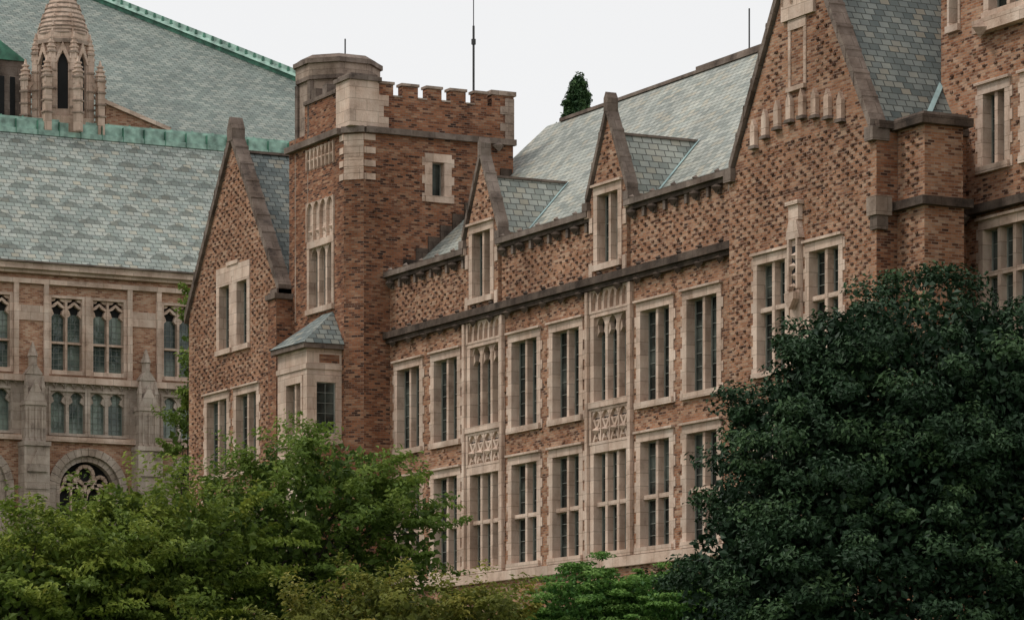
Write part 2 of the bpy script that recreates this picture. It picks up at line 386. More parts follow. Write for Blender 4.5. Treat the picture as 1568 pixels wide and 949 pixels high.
# ---- RIGHT GABLE PAVILION
YP=56.9
P=FR(0,YP,1,0)
pops=[window(P,-93.95,-91.9,12.7,16.4,bs,bg,bm,n=2,tr=(14.75,),quoin=True,sill=.16,muntin=.6),window(P,-91.0,-88.95,12.7,16.4,bs,bg,bm,n=2,tr=(14.75,),quoin=True,sill=.16,muntin=.6),
      window(P,-93.95,-91.9,7.9,11.75,bs,bg,bm,n=2,tr=(9.7,)),window(P,-91.0,-88.95,7.9,11.75,bs,bg,bm,n=2,tr=(9.7,))]
wall(P,-95.4,-87.2,GZ,19.2,pops,bw)
wall(P,-95.1,-87.5,19.2,19.2,[],bw,gable=(19.2,25.7))
hw=3.8
clinkers(P,-95.3,-87.3,10,24.6,pops+[(-92.2,-90.7,20.9,26),(-91.9,-91.0,14,17.6),(-94.2,-88.6,19.7,20.95)],bk,test=lambda u,z: z<19.1 or abs(u+91.3)<hw-.4-(z-19.2)*.585,b2=bw)
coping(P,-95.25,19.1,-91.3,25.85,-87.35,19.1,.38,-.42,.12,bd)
for e in (-1,1): box(P,-91.3+e*3.95-.22,-91.3+e*3.95+.22,18.85,19.25,-.4,.18,bd)
bw.poly([(-95.4,YP,GZ),(-95.4,YF+.1,GZ),(-95.4,YF+.1,19.3),(-95.4,YP,19.3)])
box(P,-91.75,-91.15,13.6,16.6,-.02,.09,bs); prism(P,[(-91.85,16.6),(-91.05,16.6),(-91.25,17.15),(-91.65,17.15)],-.02,.2,bs); 
box(P,-91.72,-91.18,17.152,17.6,-.02,.16,bs); box(P,-91.8,-91.1,17.603,17.72,-.02,.24,bs)
for e in (-1,1): box(P,-91.45+e*.24-.05,-91.45+e*.24+.05,15.1,16.598,.092,.2,bs)
bvo.poly([P(-91.62,15.1,.093),P(-91.28,15.1,.093),P(-91.28,16.4,.093),P(-91.62,16.4,.093)])  # dark sheet stands in for the shade inside the niche
for k in range(4): lump(P,-91.5+(k%2)*.1,15.2+k*.3,.14,.1,bs)
prism(P,[(-91.7,14.8),(-91.45,14.5),(-91.2,14.8),(-91.2,15.0),(-91.7,15.0)],.092,.32,bs)
box(P,-92.25,-90.45,23.15,24.3,-.02,.10,bs)
for k in range(3):
    a=-92.15+k*.55; archhead(P,a,a+.5,23.6,24.2,.102,.16,bs)
window(P,-91.95,-90.95,21.0,23.14,bs,bvo,bm,n=2,jamb=.14,head=.3,sill=.14,depth=.12,hood=False,mull=.1,arch=.2)
for k,(u,z) in enumerate([(-94.05,19.75),(-93.4,19.95),(-92.7,20.1),(-92.0,20.2),(-91.3,20.2),(-90.6,20.1),(-89.9,19.95),(-89.2,19.75)]):
    u+=.2
    prism(P,[(u-.13,z),(u+.13,z),(u+.13,z+.55),(u,z+.8),(u-.13,z+.55)],-.02,.13,bs)
    prism(P,[(u-.2,z-.1),(u+.2,z-.1),(u+.16,z-.005),(u-.16,z-.005)],-.02,.17,bd)
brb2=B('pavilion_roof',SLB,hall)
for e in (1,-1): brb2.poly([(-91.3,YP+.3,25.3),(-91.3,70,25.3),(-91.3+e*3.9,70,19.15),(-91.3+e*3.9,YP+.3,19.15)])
S=FR(-87.2,0,0,1)
wall(S,YP,60.0,GZ,19.2,[],bt)
box(S,YP+.02,60,19.2,19.42,-.5,.12,bm_)
PF=FR(0,57.6,1,0)
def boxw(x0,x1,y0,y1,z0,z1,b):
    prism(FR(0,y0,1,0),[(x0,z0),(x1,z0),(x1,z1),(x0,z1)],-(y1-y0),0,b)
boxw(-87.19,-85.8,57.6,58.95,GZ,16.85,bw); boxw(-87.19,-85.82,57.62,58.93,17.1,19.15,bw)
boxw(-87.25,-85.6,57.4,59.15,16.853,17.097,bm_); boxw(-87.25,-85.6,57.4,59.15,19.153,19.4,bm_); boxw(-87.25,-85.72,57.52,59.03,19.403,19.5,bd)
clinkers(PF,-87.1,-85.9,12,19.0,[(-90,-80,16.7,17.3)],bk)
boxw(-87.5,-87.0,56.75,57.3,16.7,17.25,bq); boxw(-87.42,-87.05,56.82,57.2,16.3,16.7,bd)
box(S,57.3,57.39,16.85,17.1,-.02,.12,bm_); box(S,59.16,60,16.85,17.1,-.02,.12,bm_)
def zr_(x): return 25.3-(x+91.3)*(6.15/3.9)
a=Vector((-88.55,59.97,zr_(-88.55)+.05)); d=Vector((-87.6,58.7,zr_(-87.6)+.05)); w_=Vector((.10,.08,-.10))
bf.poly([a,a+w_,d+w_,d])
# ---- REAR RIGHT BLOCK
YB=60.0
Rr=FR(0,YB,1,0)
rops=[]
for (a,c) in ((-86.6,-85.0),(-84.5,-82.9),(-82.4,-80.8)):
    rops.append(window(Rr,a,c,18.0,20.55,bs,bg,bm,n=2,quoin=True,jamb=.26,hood=True,muntin=.6))
for (a,c) in ((-86.55,-84.0),(-83.2,-80.6)):
    rops.append(window(Rr,a,c,12.8,16.65,bs,bg,bm,n=3,tr=(15.1,),quoin=True,muntin=.6))
rops.append(window(Rr,-88.15,-87.5,22.35,24.6,bs,bg,bm,n=1,jamb=.1))
rops.append(window(Rr,-86.3,-83.2,22.4,25.4,bs,bg,bm,n=3,jamb=.25,arch=.4))
wall(Rr,-88.5,-76,GZ,30,rops,bw)
clinkers(Rr,-88.4,-80,13,22.2,rops,bk,su=.55,sz=.234,keep=.7,b2=bw)
box(Rr,-87.19,-76,16.85,17.1,-.02,.28,bm_); box(Rr,-88.5,-76,29.9,30.2,-.3,.2,bd); box(Rr,-86.5,-83,22.0,22.38,-.02,.3,bs)
lump(Rr,-86.0,22.1,.3,.25,bs); lump(Rr,-86.9,16.8,.22,.2,bm_)
boxw(-76.2,-76,60,72,GZ,30,bw); boxw(-88.5,-76,71.8,72,GZ,30,bw); boxw(-88.5,-76,60.1,71.9,29.8,29.95,bd)
boxw(-88.5,-88.3,60.01,72,19,30,bw)
# ---- TOWER
YT=55.6
T=FR(0,YT,1,0)
wT=window(TS,58.62,59.72,22.05,23.85,bs,bg,bm,n=1,quoin=True,jamb=.3,head=.3,sill=.24,hood=False)
wall(TS,56.15,62.3,GZ,24.9,[wT],bt)
clinkers(TS,56.2,62.2,10,24.1,[wT],bk,keep=.4,su=.5,sz=.234,b2=bt)
wall(T,-125.7,-120.75,GZ,24.9,[(-124.0,-121.6,18.1,20.85),(-124.0,-121.6,20.85,24.3)],bt)
CH=FR(-120.75,YT,.7071,.7071)
wall(CH,0,.778,GZ,24.6,[],bt)
window(T,-124.0,-121.6,18.1,20.84,bs,bg,bm,n=3,jamb=.2,arch=.4,hood=False)
for (za,zb,nn) in ((20.845,22.3,4),(23.5,24.295,7)):
    box(T,-124.0,-121.6,za,zb,-.15,-.05,bs)
    w=2.4/nn
    for k in range(nn+1): box(T,-124+k*w-.03,-124+k*w+.03,za,zb,-.048,.07,bs)
    for k in range(nn): archhead(T,-124+k*w+.032,-124+(k+1)*w-.032,zb-.4,zb-.02,-.048,.06,bs)
    for k in range(nn): lump(T,-124+(k+.5)*w,za+.35,.13,-.05,bs)
wall(T,-124.0,-121.6,22.3,23.5,[],bt)
box(T,-125.7,-120.9,24.4,24.62,-.02,.22,bd); box(TS,56.2,62.35,24.4,24.62,-.02,.2,bd); box(CH,-.05,.83,24.4,24.62,-.02,.2,bd)
lump(TS,61.6,24.35,.25,.12,bd)
box(TS,56.75,62.3,24.9,25.8,-.35,0,bt)
gaps=[57.52,58.53,59.5,60.5,61.4]
s0=56.75
for g in gaps:
    a,c=s0,g-.18
    box(TS,a,c,25.803,26.24,-.35,-.002,bt); box(TS,a-.04,c+.04,26.243,26.34,-.42,.05,bq)
    if g<61: box(TS,g-.18,g+.18,25.803,25.86,-.4,.04,bq)
    s0=g+.18
box(TS,61.4,62.32,25.803,26.25,-.6,.005,bt); box(TS,61.35,62.4,26.253,26.42,-.65,.07,bq)
for k in range(5): box(TS,61.95-(k%2)*.2,62.33,24.62+k*.31,24.62+(k+1)*.31-.01,-.02,.035,bq)
def octo(cx,cy,r,z0,z1,b,n=8,r2=None,rot=math.pi/8,cap=True):
    r2=r if r2 is None else r2
    a=[(cx+r*math.cos(rot+2*math.pi*k/n),cy+r*math.sin(rot+2*math.pi*k/n),z0) for k in range(n)]
    c=[(cx+r2*math.cos(rot+2*math.pi*k/n),cy+r2*math.sin(rot+2*math.pi*k/n),z1) for k in range(n)]
    for k in range(n): b.poly([a[k],a[(k+1)%n],c[(k+1)%n],c[k]])
    if cap: b.poly(c); b.poly(a[::-1])
boxw(-121.35,-120.15,55.55,56.74,24.623,26.3,bs); boxw(-121.42,-120.07,55.47,56.82,26.303,26.45,bd); boxw(-121.3,-120.2,55.6,56.7,26.453,26.55,bd)
for k in range(3):
    box(TS,56.745,56.745+(.4 if k%2==0 else .2),24.64+k*.4,24.64+k*.4+.39,-.02,.03,bs)
for k in range(7):
    if k%2==0: box(TS,56.16,56.16+.45,22.7+k*.24,22.7+(k+1)*.24-.012,-.02,.03,bs); 
    box(CH,.0+.005,.773,22.7+k*.24,22.7+(k+1)*.24-.012,-.02,.03,bs)
    if k%2==0: box(T,-121.1,-120.76,22.7+k*.24,22.7+(k+1)*.24-.012,-.02,.03,bs)
box(T,-124.3,-121.4,24.62,26.0,-.35,-.02,bt); box(T,-124.3,-121.43,26.003,26.15,-.4,.05,bd)
box(T,-122.6,-122.2,26.153,26.5,-.4,.03,bd); box(T,-123.6,-123.2,26.153,26.5,-.4,.03,bd)
boxw(-125.6,-120.4,55.9,62.2,24.85,24.95,bd)
boxw(-125.7,-120.25,62.1,62.3,19,26.0,bt)
cx,cy=-124.55,57.1
octo(cx,cy,1.5,GZ,24.4,bt); octo(cx,cy,1.62,24.4,24.62,bd); octo(cx,cy,1.5,24.62,26.95,bq)
octo(cx,cy,1.6,26.95,27.1,bd); octo(cx,cy,1.6,27.1,27.55,bq); octo(cx,cy,1.7,27.55,27.72,bd); octo(cx,cy,1.66,27.72,27.9,bd,r2=1.4)
for k in range(8):
    a=math.pi/8+2*math.pi*k/8
    octo(cx+1.5*math.cos(a),cy+1.5*math.sin(a),.13,24.7,26.9,bd,n=6)
    octo(cx+1.5*math.cos(a),cy+1.5*math.sin(a),.13,18,24.3,bq,n=6)
octo(cx,cy+.3,.03,27.8,28.75,bdk,n=6); octo(-121.3,61.2,.045,25,29.0,bdk,n=6); octo(-121.3,61.2,.02,29,31.3,bdk,n=5); octo(-107.3,64.8,.03,25.7,27.3,bdk,n=5)
octo(-121.3,61.2,.09,28.3,28.5,bdk,n=6)
bx0,bx1,by=-123.6,-120.95,54.2
OF=FR(0,by,1,0); OS=FR(bx1,0,0,1)
o1=window(OF,-122.9,-121.3,13.2,15.55,bs,bg,bm,n=2,jamb=.15,hood=False)
wall(OF,bx0,bx1,GZ,16.5,[o1],bs)
o2=window(OS,54.5,55.42,13.2,15.55,bs,bg,bm,n=1,jamb=.08,hood=False,depth=.12,muntin=.6)
wall(OS,by,YT,GZ,13.0,[],bt); wall(OS,by,YT,13.0,16.5,[o2],bs)
box(OS,by+.5,YT-.1,16.0,16.3,-.02,.012,bt)
wall(FR(bx0,0,0,1),by,YT,GZ,16.5,[],bs)
for z,o,bb in ((16.5,.2,bd),(13.0,.1,bs),(15.75,.05,bs)):
    boxw(bx0-o,bx1+o,by-o,YT-.002,z,z+.18,bb)
cz=18.0
pa,pb,pc,pd=(bx0-.25,by-.25,16.68),(bx1+.25,by-.25,16.68),(bx1+.25,YT,16.68),(bx0-.25,YT,16.68)
q0,q1=(-122.6,YT,cz),(-121.7,YT,cz)
for f in ([pa,pb,q1,q0],[pb,pc,q1],[pd,pa,q0]): brb.poly(f)
# ---- LEFT GABLED WING
YL=55.2
L=FR(0,YL,1,0)
lops=[window(L,-133.05,-130.5,12.55,15.95,bs,bg,bm,n=2,quoin=True,jamb=.27,muntin=.7),window(L,-130.1,-127.6,12.55,15.95,bs,bg,bm,n=2,quoin=True,jamb=.27,muntin=.7),
      window(L,-133.05,-130.5,7.9,11.75,bs,bg,bm,n=2,tr=(9.7,)),window(L,-130.1,-127.6,7.9,11.75,bs,bg,bm,n=2,tr=(9.7,)),
      (-131.8,-128.5,17.4,20.8)]
window(L,-131.8,-130.25,17.4,20.35,bs,bg,bm,n=1,jamb=.28,hood=False,muntin=.7); window(L,-130.05,-128.5,17.4,20.35,bs,bg,bm,n=1,jamb=.28,hood=False,muntin=.7)
box(L,-130.248,-130.052,17.4,20.352,-.25,.03,bs); box(L,-131.8,-128.5,20.353,20.8,-.2,.04,bs); box(L,-130.7,-129.6,20.803,20.95,-.05,.09,bs)
wall(L,-134.7,-125.7,GZ,19.3,lops,bw,gable=(19.3,25.6))
clinkers(L,-134.6,-125.9,7.9,24.6,lops,bk,test=lambda u,z: z<19.4 or abs(u+130.2)<4.2-(z-19.3)*.714,b2=bw)
coping(L,-134.9,19.05,-130.2,25.65,-125.5,19.05,.42,-.42,.13,bd)
prism(L,[(-130.45,25.6),(-129.95,25.6),(-129.95,26.1),(-130.2,26.55),(-130.45,26.1)],-.4,.15,bd)
wall(FR(-125.7,0,0,1),YL,62,GZ,19.3,[],bt)
boxw(-126.2,-125.45,54.95,55.9,GZ,18.9,bt); boxw(-126.3,-125.35,54.85,56.0,18.9,19.1,bd); boxw(-126.15,-125.5,55.0,55.8,19.1,19.3,bd)
boxw(-134.7,-134.5,55.3,70,GZ,19.3,bw)
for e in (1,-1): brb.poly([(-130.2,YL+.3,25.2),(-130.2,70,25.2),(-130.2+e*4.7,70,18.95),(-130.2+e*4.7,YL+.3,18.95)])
prism(FR(-130.2,0,0,1),[(YL+.4,25.2),(70,25.2),(70,25.3),(YL+.4,25.3)],-.1,.1,bd)
boxw(-134.7,-120.3,69.8,70,GZ,19,bw)
for b in (bw,bt,bk,bs,bd,bm_,bq,bg,bm,br,brb,brb2,bf,bdk,bvo): b.done()
# ------------------------------------------------------------------ LIBRARY
lib=empty('gothic_library')
lw=B('library_brick_walls',BRL,lib); ls=B('library_stone',ST,lib); lg=B('library_grey_stone',STG,lib); lgl=B('leaded_windows',GLL,lib); lm=B('window_leads',LEAD,lib)
lr=B('library_roof',SLL,lib); lh=B('great_hall_roof',SLG,lib); lc=B('copper_ridge',COP,lib); lcd=B('copper_hip',COPD,lib); ld=B('library_mouldings',STD,lib); lv=B('belfry_openings',VOID,lib)
XL=-160.0
LB=FR(XL,0,0,1)
lo=[]; Y0l,Y1l=38.0,84.0
for k in range(-3,4):
    c=60.45+5.63*k
    lo.append((c-1.95,c+1.95,19.85,23.55))
    for a in (c-1.95,c+.12):
        jm=.15
        box(LB,a,a+jm,19.85,23.55,-.4,.035,ls); box(LB,a+1.83-jm,a+1.83,19.85,23.55,-.4,.035,ls)
        box(LB,a+jm,a+1.83-jm,23.42,23.55,-.4,.045,ls); box(LB,a+jm,a+1.83-jm,19.85,20.05,-.4,.1,ls)
        w=(1.83-.3-.11)/2
        box(LB,a+jm+w,a+jm+w+.11,20.05,23.41,-.38,-.06,ls)
        for q in (a+jm,a+jm+w+.11):
            d=-.36
            lgl.poly([LB(q,20.05,d),LB(q+w,20.05,d+.01),LB(q+w,23.42,d),LB(q,23.42,d+.01)])
            for i in range(1,9): z=20.05+i*.28; box(LB,q,q+w,z-.012,z+.012,-.345,-.33,lm)
            for i in range(1,3): box(LB,q+w*i/3-.01,q+w*i/3+.01,20.05,22.6,-.344,-.331,lm)
            box(LB,q,q+w,21.3,21.4,-.34,-.1,ls)
            m=q+w/2; zc=22.62
            lv.poly([LB(q,zc+.1,-.335),LB(q+w,zc+.1,-.335),LB(q+w,23.41,-.335),LB(q,23.41,-.335)])
            for s in (-1,1):
                prism(LB,[(m+s*w/2,zc-.1),(m+s*w/2,zc+.35),(m+s*(w/2-.1),zc+.25),(m+s*(w/2-.17),zc+.05),(m+s*(w/2-.06),zc-.05)],-.33,-.1,ls)
                prism(LB,[(m+s*w/2,zc+.3),(m+s*w/2,zc+.42),(m,zc+.68),(m,zc+.55),(m+s*.12,zc+.42)],-.33,-.1,ls)
                prism(LB,[(m+s*w/2,zc+.62),(m+s*w/2,zc+.8),(m+s*.1,zc+.8),(m+s*.14,zc+.68)],-.33,-.1,ls)
    box(LB,c-.118,c+.118,19.85,23.55,-.25,.1,ls)
    for e in (-1,1): box(LB,c+e*2.08-.12,c+e*2.08+.12,19.75,24.0,-.02,.16,ls)
    box(LB,c+2.2,c+3.43,22.3,23.0,-.02,.06,ls) 
    lo.append((c-1.95,c+1.95,17.0,19.2))
    for j in range(2):
        a=c-1.95+j*1.96
        window(LB,a,a+1.94,17.0,19.2,lg,lgl,lm,n=2,jamb=.12,head=.12,sill=.12,arch=.5,hood=False,muntin=.27,vm=2,mull=.16,cusp=True)
    for j in range(9):
        a=c-2.1+j*.47; archhead(LB,a,a+.44,19.2,19.44,.0,.1,lg)
    lo.append((c-1.75,c+1.75,10.0,16.25))
    archhead(LB,c-1.75,c+1.75,14.5,16.25,-.2,0,lw,pointed=False,seg=10)
    box(LB,c-1.75,c+1.75,10.0,16.2,-.75,-.6,lv)
    for (r0,r1,o0,o1) in ((1.98,1.62,-.3,.10),(1.6,1.35,-.5,-.08)):
        ns=16
        for i in range(ns):
            a0=math.pi*i/ns; a1=math.pi*(i+1)/ns-.012
            prism(LB,[(c+r1*math.cos(a0),14.5+r1*math.sin(a0)),(c+r0*math.cos(a0),14.5+r0*math.sin(a0)),(c+r0*math.cos(a1),14.5+r0*math.sin(a1)),(c+r1*math.cos(a1),14.5+r1*math.sin(a1))],o0,o1,lg)
        for e in (-1,1):
            a,b_=sorted((c+e*r0,c+e*r1)); box(LB,a,b_,10,14.5,o0,o1,lg)
    def bar(u0,z0,u1,z1,t=.08):
        dx,dz=u1-u0,z1-z0; l=math.hypot(dx,dz); nx,nz=-dz/l*t,dx/l*t
        prism(LB,[(u0-nx,z0-nz),(u1-nx,z1-nz),(u1+nx,z1+nz),(u0+nx,z0+nz)],-.5,-.3,ls)
    def arc(cu,cz_,r,a0,a1,n=8):
        for i in range(n):
            t0=a0+(a1-a0)*i/n; t1=a0+(a1-a0)*(i+1)/n
            bar(cu+r*math.cos(t0),cz_+r*math.sin(t0),cu+r*math.cos(t1),cz_+r*math.sin(t1))
    arc(c,15.25,.42,0,2*math.pi,10)
    arc(c-.7,14.1,.68,0,math.pi); arc(c+.7,14.1,.68,0,math.pi); bar(c,10,c,14.9); bar(c-.7,10,c-.7,14.7,.04); bar(c+.7,10,c+.7,14.7,.04)
    arc(c-.75,14.9,.3,0,2*math.pi,8); arc(c+.75,14.9,.3,0,2*math.pi,8)
    y=c+2.83
    box(LB,y-.62,y+.62,10,16.4,-.05,.85,lg); box(LB,y-.66,y+.66,16.4,16.6,-.05,.95,lg)
    box(LB,y-.5,y+.5,16.6,18.3,-.05,.65,lg); prism(LB,[(y-.55,18.3),(y+.55,18.3),(y+.5,18.5),(y-.5,18.5)],-.05,.72,lg)
    prism(LB,[(y-.5,18.5),(y+.5,18.5),(y,19.5)],.46,.68,lg)
    box(LB,y-.36,y+.36,18.5,19.75,-.05,.45,lg)
    prism(LB,[(y-.42,19.75),(y+.42,19.75),(y,20.35)],-.05,.5,lg)
    px_,py_,_=LB(y,0,.25)
    octo(px_,py_,.2,20.0,20.6,lg,n=6); octo(px_,py_,.26,20.6,21.25,lg,n=6,r2=.04)
    for e in (-1,1):
        ax,ay,_=LB(y+e*.4,0,.5); octo(ax,ay,.12,18.4,19.1,lg,n=6); octo(ax,ay,.15,19.1,19.7,lg,n=6,r2=.03)
    for e in (-1,0,1): box(LB,y-.04+e*.3,y+.04+e*.3,16.7,18.2,.652,.72,lg)
    prism(LB,[(y-.5,15.2),(y+.5,15.2),(y,16.2)],.852,.95,lg)
    for j in range(3): box(LB,y-.6,y+.6,11+j*1.7,11.12+j*1.7,.852,.9,lg)
wall(LB,Y0l,Y1l,GZ,17.0,lo,lw)
wall(LB,Y0l,Y1l,17.0,19.6,lo,lg)
wall(LB,Y0l,Y1l,19.6,24.1,lo,lw)
box(LB,Y0l,Y1l,19.45,19.75,-.02,.25,ls); box(LB,Y0l,Y1l,16.72,16.95,-.02,.22,ls)
box(LB,Y0l,Y1l,24.0,24.22,-.02,.18,ls); box(LB,Y0l,Y1l,24.222,24.45,-.02,.06,lw); box(LB,Y0l,Y1l,24.453,24.62,-.02,.3,ls); box(LB,Y0l,Y1l,24.623,24.9,-.02,.5,ls); box(LB,Y0l,Y1l,24.903,24.98,-.02,.62,ld)
XR=-166.0
lr.poly([(XL+.5,Y0l,24.98),(XL+.5,Y1l,24.98),(XR,Y1l,32.45),(XR,Y0l,32.45)])
lr.poly([(-172,Y0l,24.9),(-172,Y1l,24.9),(XR,Y1l,32.45),(XR,Y0l,32.45)])
LR=FR(XR,0,0,1)
box(LR,Y0l,Y1l,32.3,32.75,-.2,.28,lc); box(LR,Y0l,Y1l,32.753,32.9,-.1,.12,lc); box(LR,Y0l,Y1l,32.05,32.3,-.1,.42,lc)
y=Y0l
while y<Y1l: box(LR,y,y+.03,32.06,32.74,.28,.44,lcd); lump(LR,y+.5,32.9,.1,.0,lcd); y+=1.1
box(FR(-168.2,0,0,1),20,86.5,GZ,33.1,-.3,0,lw)
lh.poly([(-168,86.6,33.1),(-168,20,33.1),(-190,20,46),(-190,66.7,46)])
lh.poly([(-168,86.6,33.1),(-190,66.7,46),(-212,86.6,33.1)]); lh.poly([(-190,20,46),(-190,66.7,46),(-212,86.6,33.1),(-212,20,33.1)])
a=Vector((-190,66.7,46.0)); b_=Vector((-168,86.6,33.1)); w=Vector((.25,.25,0)); up=Vector((0,0,.5))
lcd.poly([a-w,b_-w,b_-w+up,a-w+up]); lcd.poly([a+w,b_+w,b_+w+up,a+w+up]); lc.poly([a-w+up,b_-w+up,b_+w+up,a+w+up])
lc.poly([a+Vector((.5,.2,.02)),b_+Vector((.5,.2,.02)),b_+Vector((.26,.26,.3)),a+Vector((.26,.26,.3))])
nn=60
for i in range(nn):
    p=a.lerp(b_,i/nn)+up; 
    octo(p.x,p.y,.1,p.z-.1,p.z+.14,lcd,n=5,r2=.05)
boxw(-190.3,-189.7,20,66.7,45.9,46.4,lcd)
G2=FR(-166.9,0,0,1)
prism(G2,[(64.0,31.5),(67.3,31.5),(67.3,33.05),(64.0,34.1)],-.3,0,lw); prism(G2,[(63.9,34.1),(67.4,33.0),(67.4,33.2),(63.9,34.3)],-.4,.15,ls)
G3=FR(-168.0,0,0,1)
box(G3,50,60.2,32,36.0,-.3,0,ld)
for k in range(8): box(G3,55.6+k*.55,55.85+k*.55,33.2,35.2,.002,.06,lv)
prism(G3,[(50,36.0),(60.3,36.0),(57,38.2),(50,42)],-.3,.1,lcd)
cu=empty('cupola'); cu.parent=lib
cs=B('cupola_stone',ST,cu); cd=B('cupola_rings',STM,cu)
cx,cy=-167.2,61.9
RT=math.radians(-21)
oc=lambda *a,**k: octo(*a,**{**dict(rot=RT+math.pi/8),**k})
oc(cx,cy,1.6,32.0,33.1,cs)
oc(cx,cy,1.3,33.1,36.7,cs); oc(cx,cy,1.45,36.7,36.9,cd); oc(cx,cy,1.38,36.9,37.2,cs)
for k in range(8):
    a=RT+2*math.pi*k/8
    apo=1.3*math.cos(math.pi/8)
    fx=FR(cx+apo*math.cos(a),cy+apo*math.sin(a),-math.sin(a),math.cos(a))
    pts=[(-.25,33.5),(.25,33.5),(.25,35.7),(.14,36.05),(0,36.2),(-.14,36.05),(-.25,35.7)]
    lv.poly([fx(u,z,.01) for u,z in pts])
    for e in (-1,1): box(fx,e*.34-.07,e*.34+.07,33.1,35.7,.0,.14,cs)
    prism(fx,[(-.45,35.7),(-.3,35.7),(0,36.3),(.3,35.7),(.45,35.7),(0,36.75)],.0,.18,cs)
    a+=math.pi/8
    for (rr,h,s) in ((1.42,36.2,.2),(1.95,34.9,.25)):
        px_,py_=cx+rr*math.cos(a),cy+rr*math.sin(a)
        octo(px_,py_,s,32.3,h,cs,n=4,rot=a); octo(px_,py_,s*1.35,h,h+.1,cd,n=4,rot=a); octo(px_,py_,s*1.05,h+.1,h+1.05,cs,n=6,r2=.03)
        for q in range(4): octo(px_+s*.9*math.cos(a+q*math.pi/2),py_+s*.9*math.sin(a+q*math.pi/2),.07,h-.3,h+.42,cs,n=4,r2=.01)
        for j in range(3): octo(px_,py_,s*1.2-.055*j,h+.25+j*.22,h+.32+j*.22,cs,n=6)
        for zz in (.25,.5,.75): octo(px_,py_,s*1.3,32.6+(h-32.6)*zz,32.68+(h-32.6)*zz,cd,n=4,rot=a)
    p0=Vector((cx+1.3*math.cos(a),cy+1.3*math.sin(a),0)); p1=Vector((cx+1.95*math.cos(a),cy+1.95*math.sin(a),0)); sd=Vector((-math.sin(a),math.cos(a),0))*.08
    for s_ in (-1,1): cs.poly([p0+s_*sd+Vector((0,0,35.6)),p1+s_*sd+Vector((0,0,34.7)),p1+s_*sd+Vector((0,0,34.3)),p0+s_*sd+Vector((0,0,35.1))])
    cs.poly([p0-sd+Vector((0,0,35.6)),p1-sd+Vector((0,0,34.7)),p1+sd+Vector((0,0,34.7)),p0+sd+Vector((0,0,35.6))])
prof=[(1.28,37.2),(1.2,37.55),(1.05,38.0),(.86,38.5),(.63,39.0),(.45,39.6),(.3,40.3),(.12,41.3)]
for i in range(len(prof)-1):
    octo(cx,cy,prof[i][0],prof[i][1],prof[i+1][1],cs,n=24,r2=prof[i+1][0]); octo(cx,cy,prof[i][0]+.04,prof[i][1]-.02,prof[i][1]+.05,cd,n=24)
    zc=(prof[i][1]+prof[i+1][1])/2; rc=(prof[i][0]+prof[i+1][0])/2; octo(cx,cy,rc+.03,zc-.02,zc+.04,cd,n=24)
for k in range(8):
    a=RT+math.pi/8+2*math.pi*k/8
    for i in range(len(prof)-1):
        r=prof[i][0]; octo(cx+r*math.cos(a),cy+r*math.sin(a),.08,prof[i][1],prof[i][1]+.22,cs,n=5,r2=.03)
boxw(-172.2,-172,Y0l,Y1l,GZ,24.9,lw)
for b in (lw,ls,lg,lgl,lm,lr,lh,lc,lcd,ld,lv,cs,cd): b.done()
# ------------------------------------------------------------------ GROUND
def gz(x,y):
    d=-.888*x+.46*y; s=min(1,max(0,(d-50)/50)); return -1.7+6.2*s*s*(3-2*s)
me=bpy.data.meshes.new('ground'); vs=[];fs=[]
xs=[-3000,-1500,-800,-400]+list(range(-300,101,8))+[200,500,1500,3000]; ysl=[-3000,-1500,-600,-200]+list(range(-100,201,8))+[400,900,1800,3000]
for x in xs:
    for y in ysl: vs.append((x,y,gz(x,y)))
n=len(ysl)
for i in range(len(xs)-1):
    for j in range(n-1): fs.append((i*n+j,(i+1)*n+j,(i+1)*n+j+1,i*n+j+1))
me.from_pydata(vs,[],fs)
m,nt,b=newmat('grass'); geo=N(nt,'ShaderNodeNewGeometry'); nn_=N(nt,'ShaderNodeTexNoise'); nn_.inputs['Scale'].default_value=3; nn_.inputs['Detail'].default_value=8
nt.links.new(geo.outputs['Position'],nn_.inputs['Vector']); r=ramp(nt,[(.3,(.03,.055,.015)),(.7,(.08,.12,.035))]); nt.links.new(nn_.outputs['Fac'],r.inputs[0]); nt.links.new(r.outputs[0],b.inputs['Base Color']); b.inputs['Roughness'].default_value=.95
me.materials.append(m); go=bpy.data.objects.new('ground',me); scene.collection.objects.link(go)
# ------------------------------------------------------------------ TREES
rng=np.random.default_rng(11)
def unit(v): return v/np.maximum(np.linalg.norm(v,axis=-1,keepdims=True),1e-9)
def leaves_mesh(name,cen,nor,L,tint,mat,parent,wr=.5):
    n=len(cen); t=unit(np.cross(nor,rng.normal(size=(n,3)))); s=np.cross(nor,t)
    L=L[:,None]; 
    p0=cen-t*L*.5; p2=cen+t*L*.5-nor*L*.12; p1=cen+s*L*wr*.5+nor*L*.1; p3=cen-s*L*wr*.5+nor*L*.1
    v=np.stack([p0,p1,p2,p3],1).reshape(-1,3)
    f=np.arange(n*4).reshape(-1,4)
    me=bpy.data.meshes.new(name); me.from_pydata(v.tolist(),[],f.tolist())
    at=me.attributes.new('tint','FLOAT','POINT'); at.data.foreach_set('value',np.repeat(np.clip(tint,0,1),4).astype(np.float32))
    me.materials.append(mat); o=bpy.data.objects.new(name,me); scene.collection.objects.link(o); o.parent=parent; return o
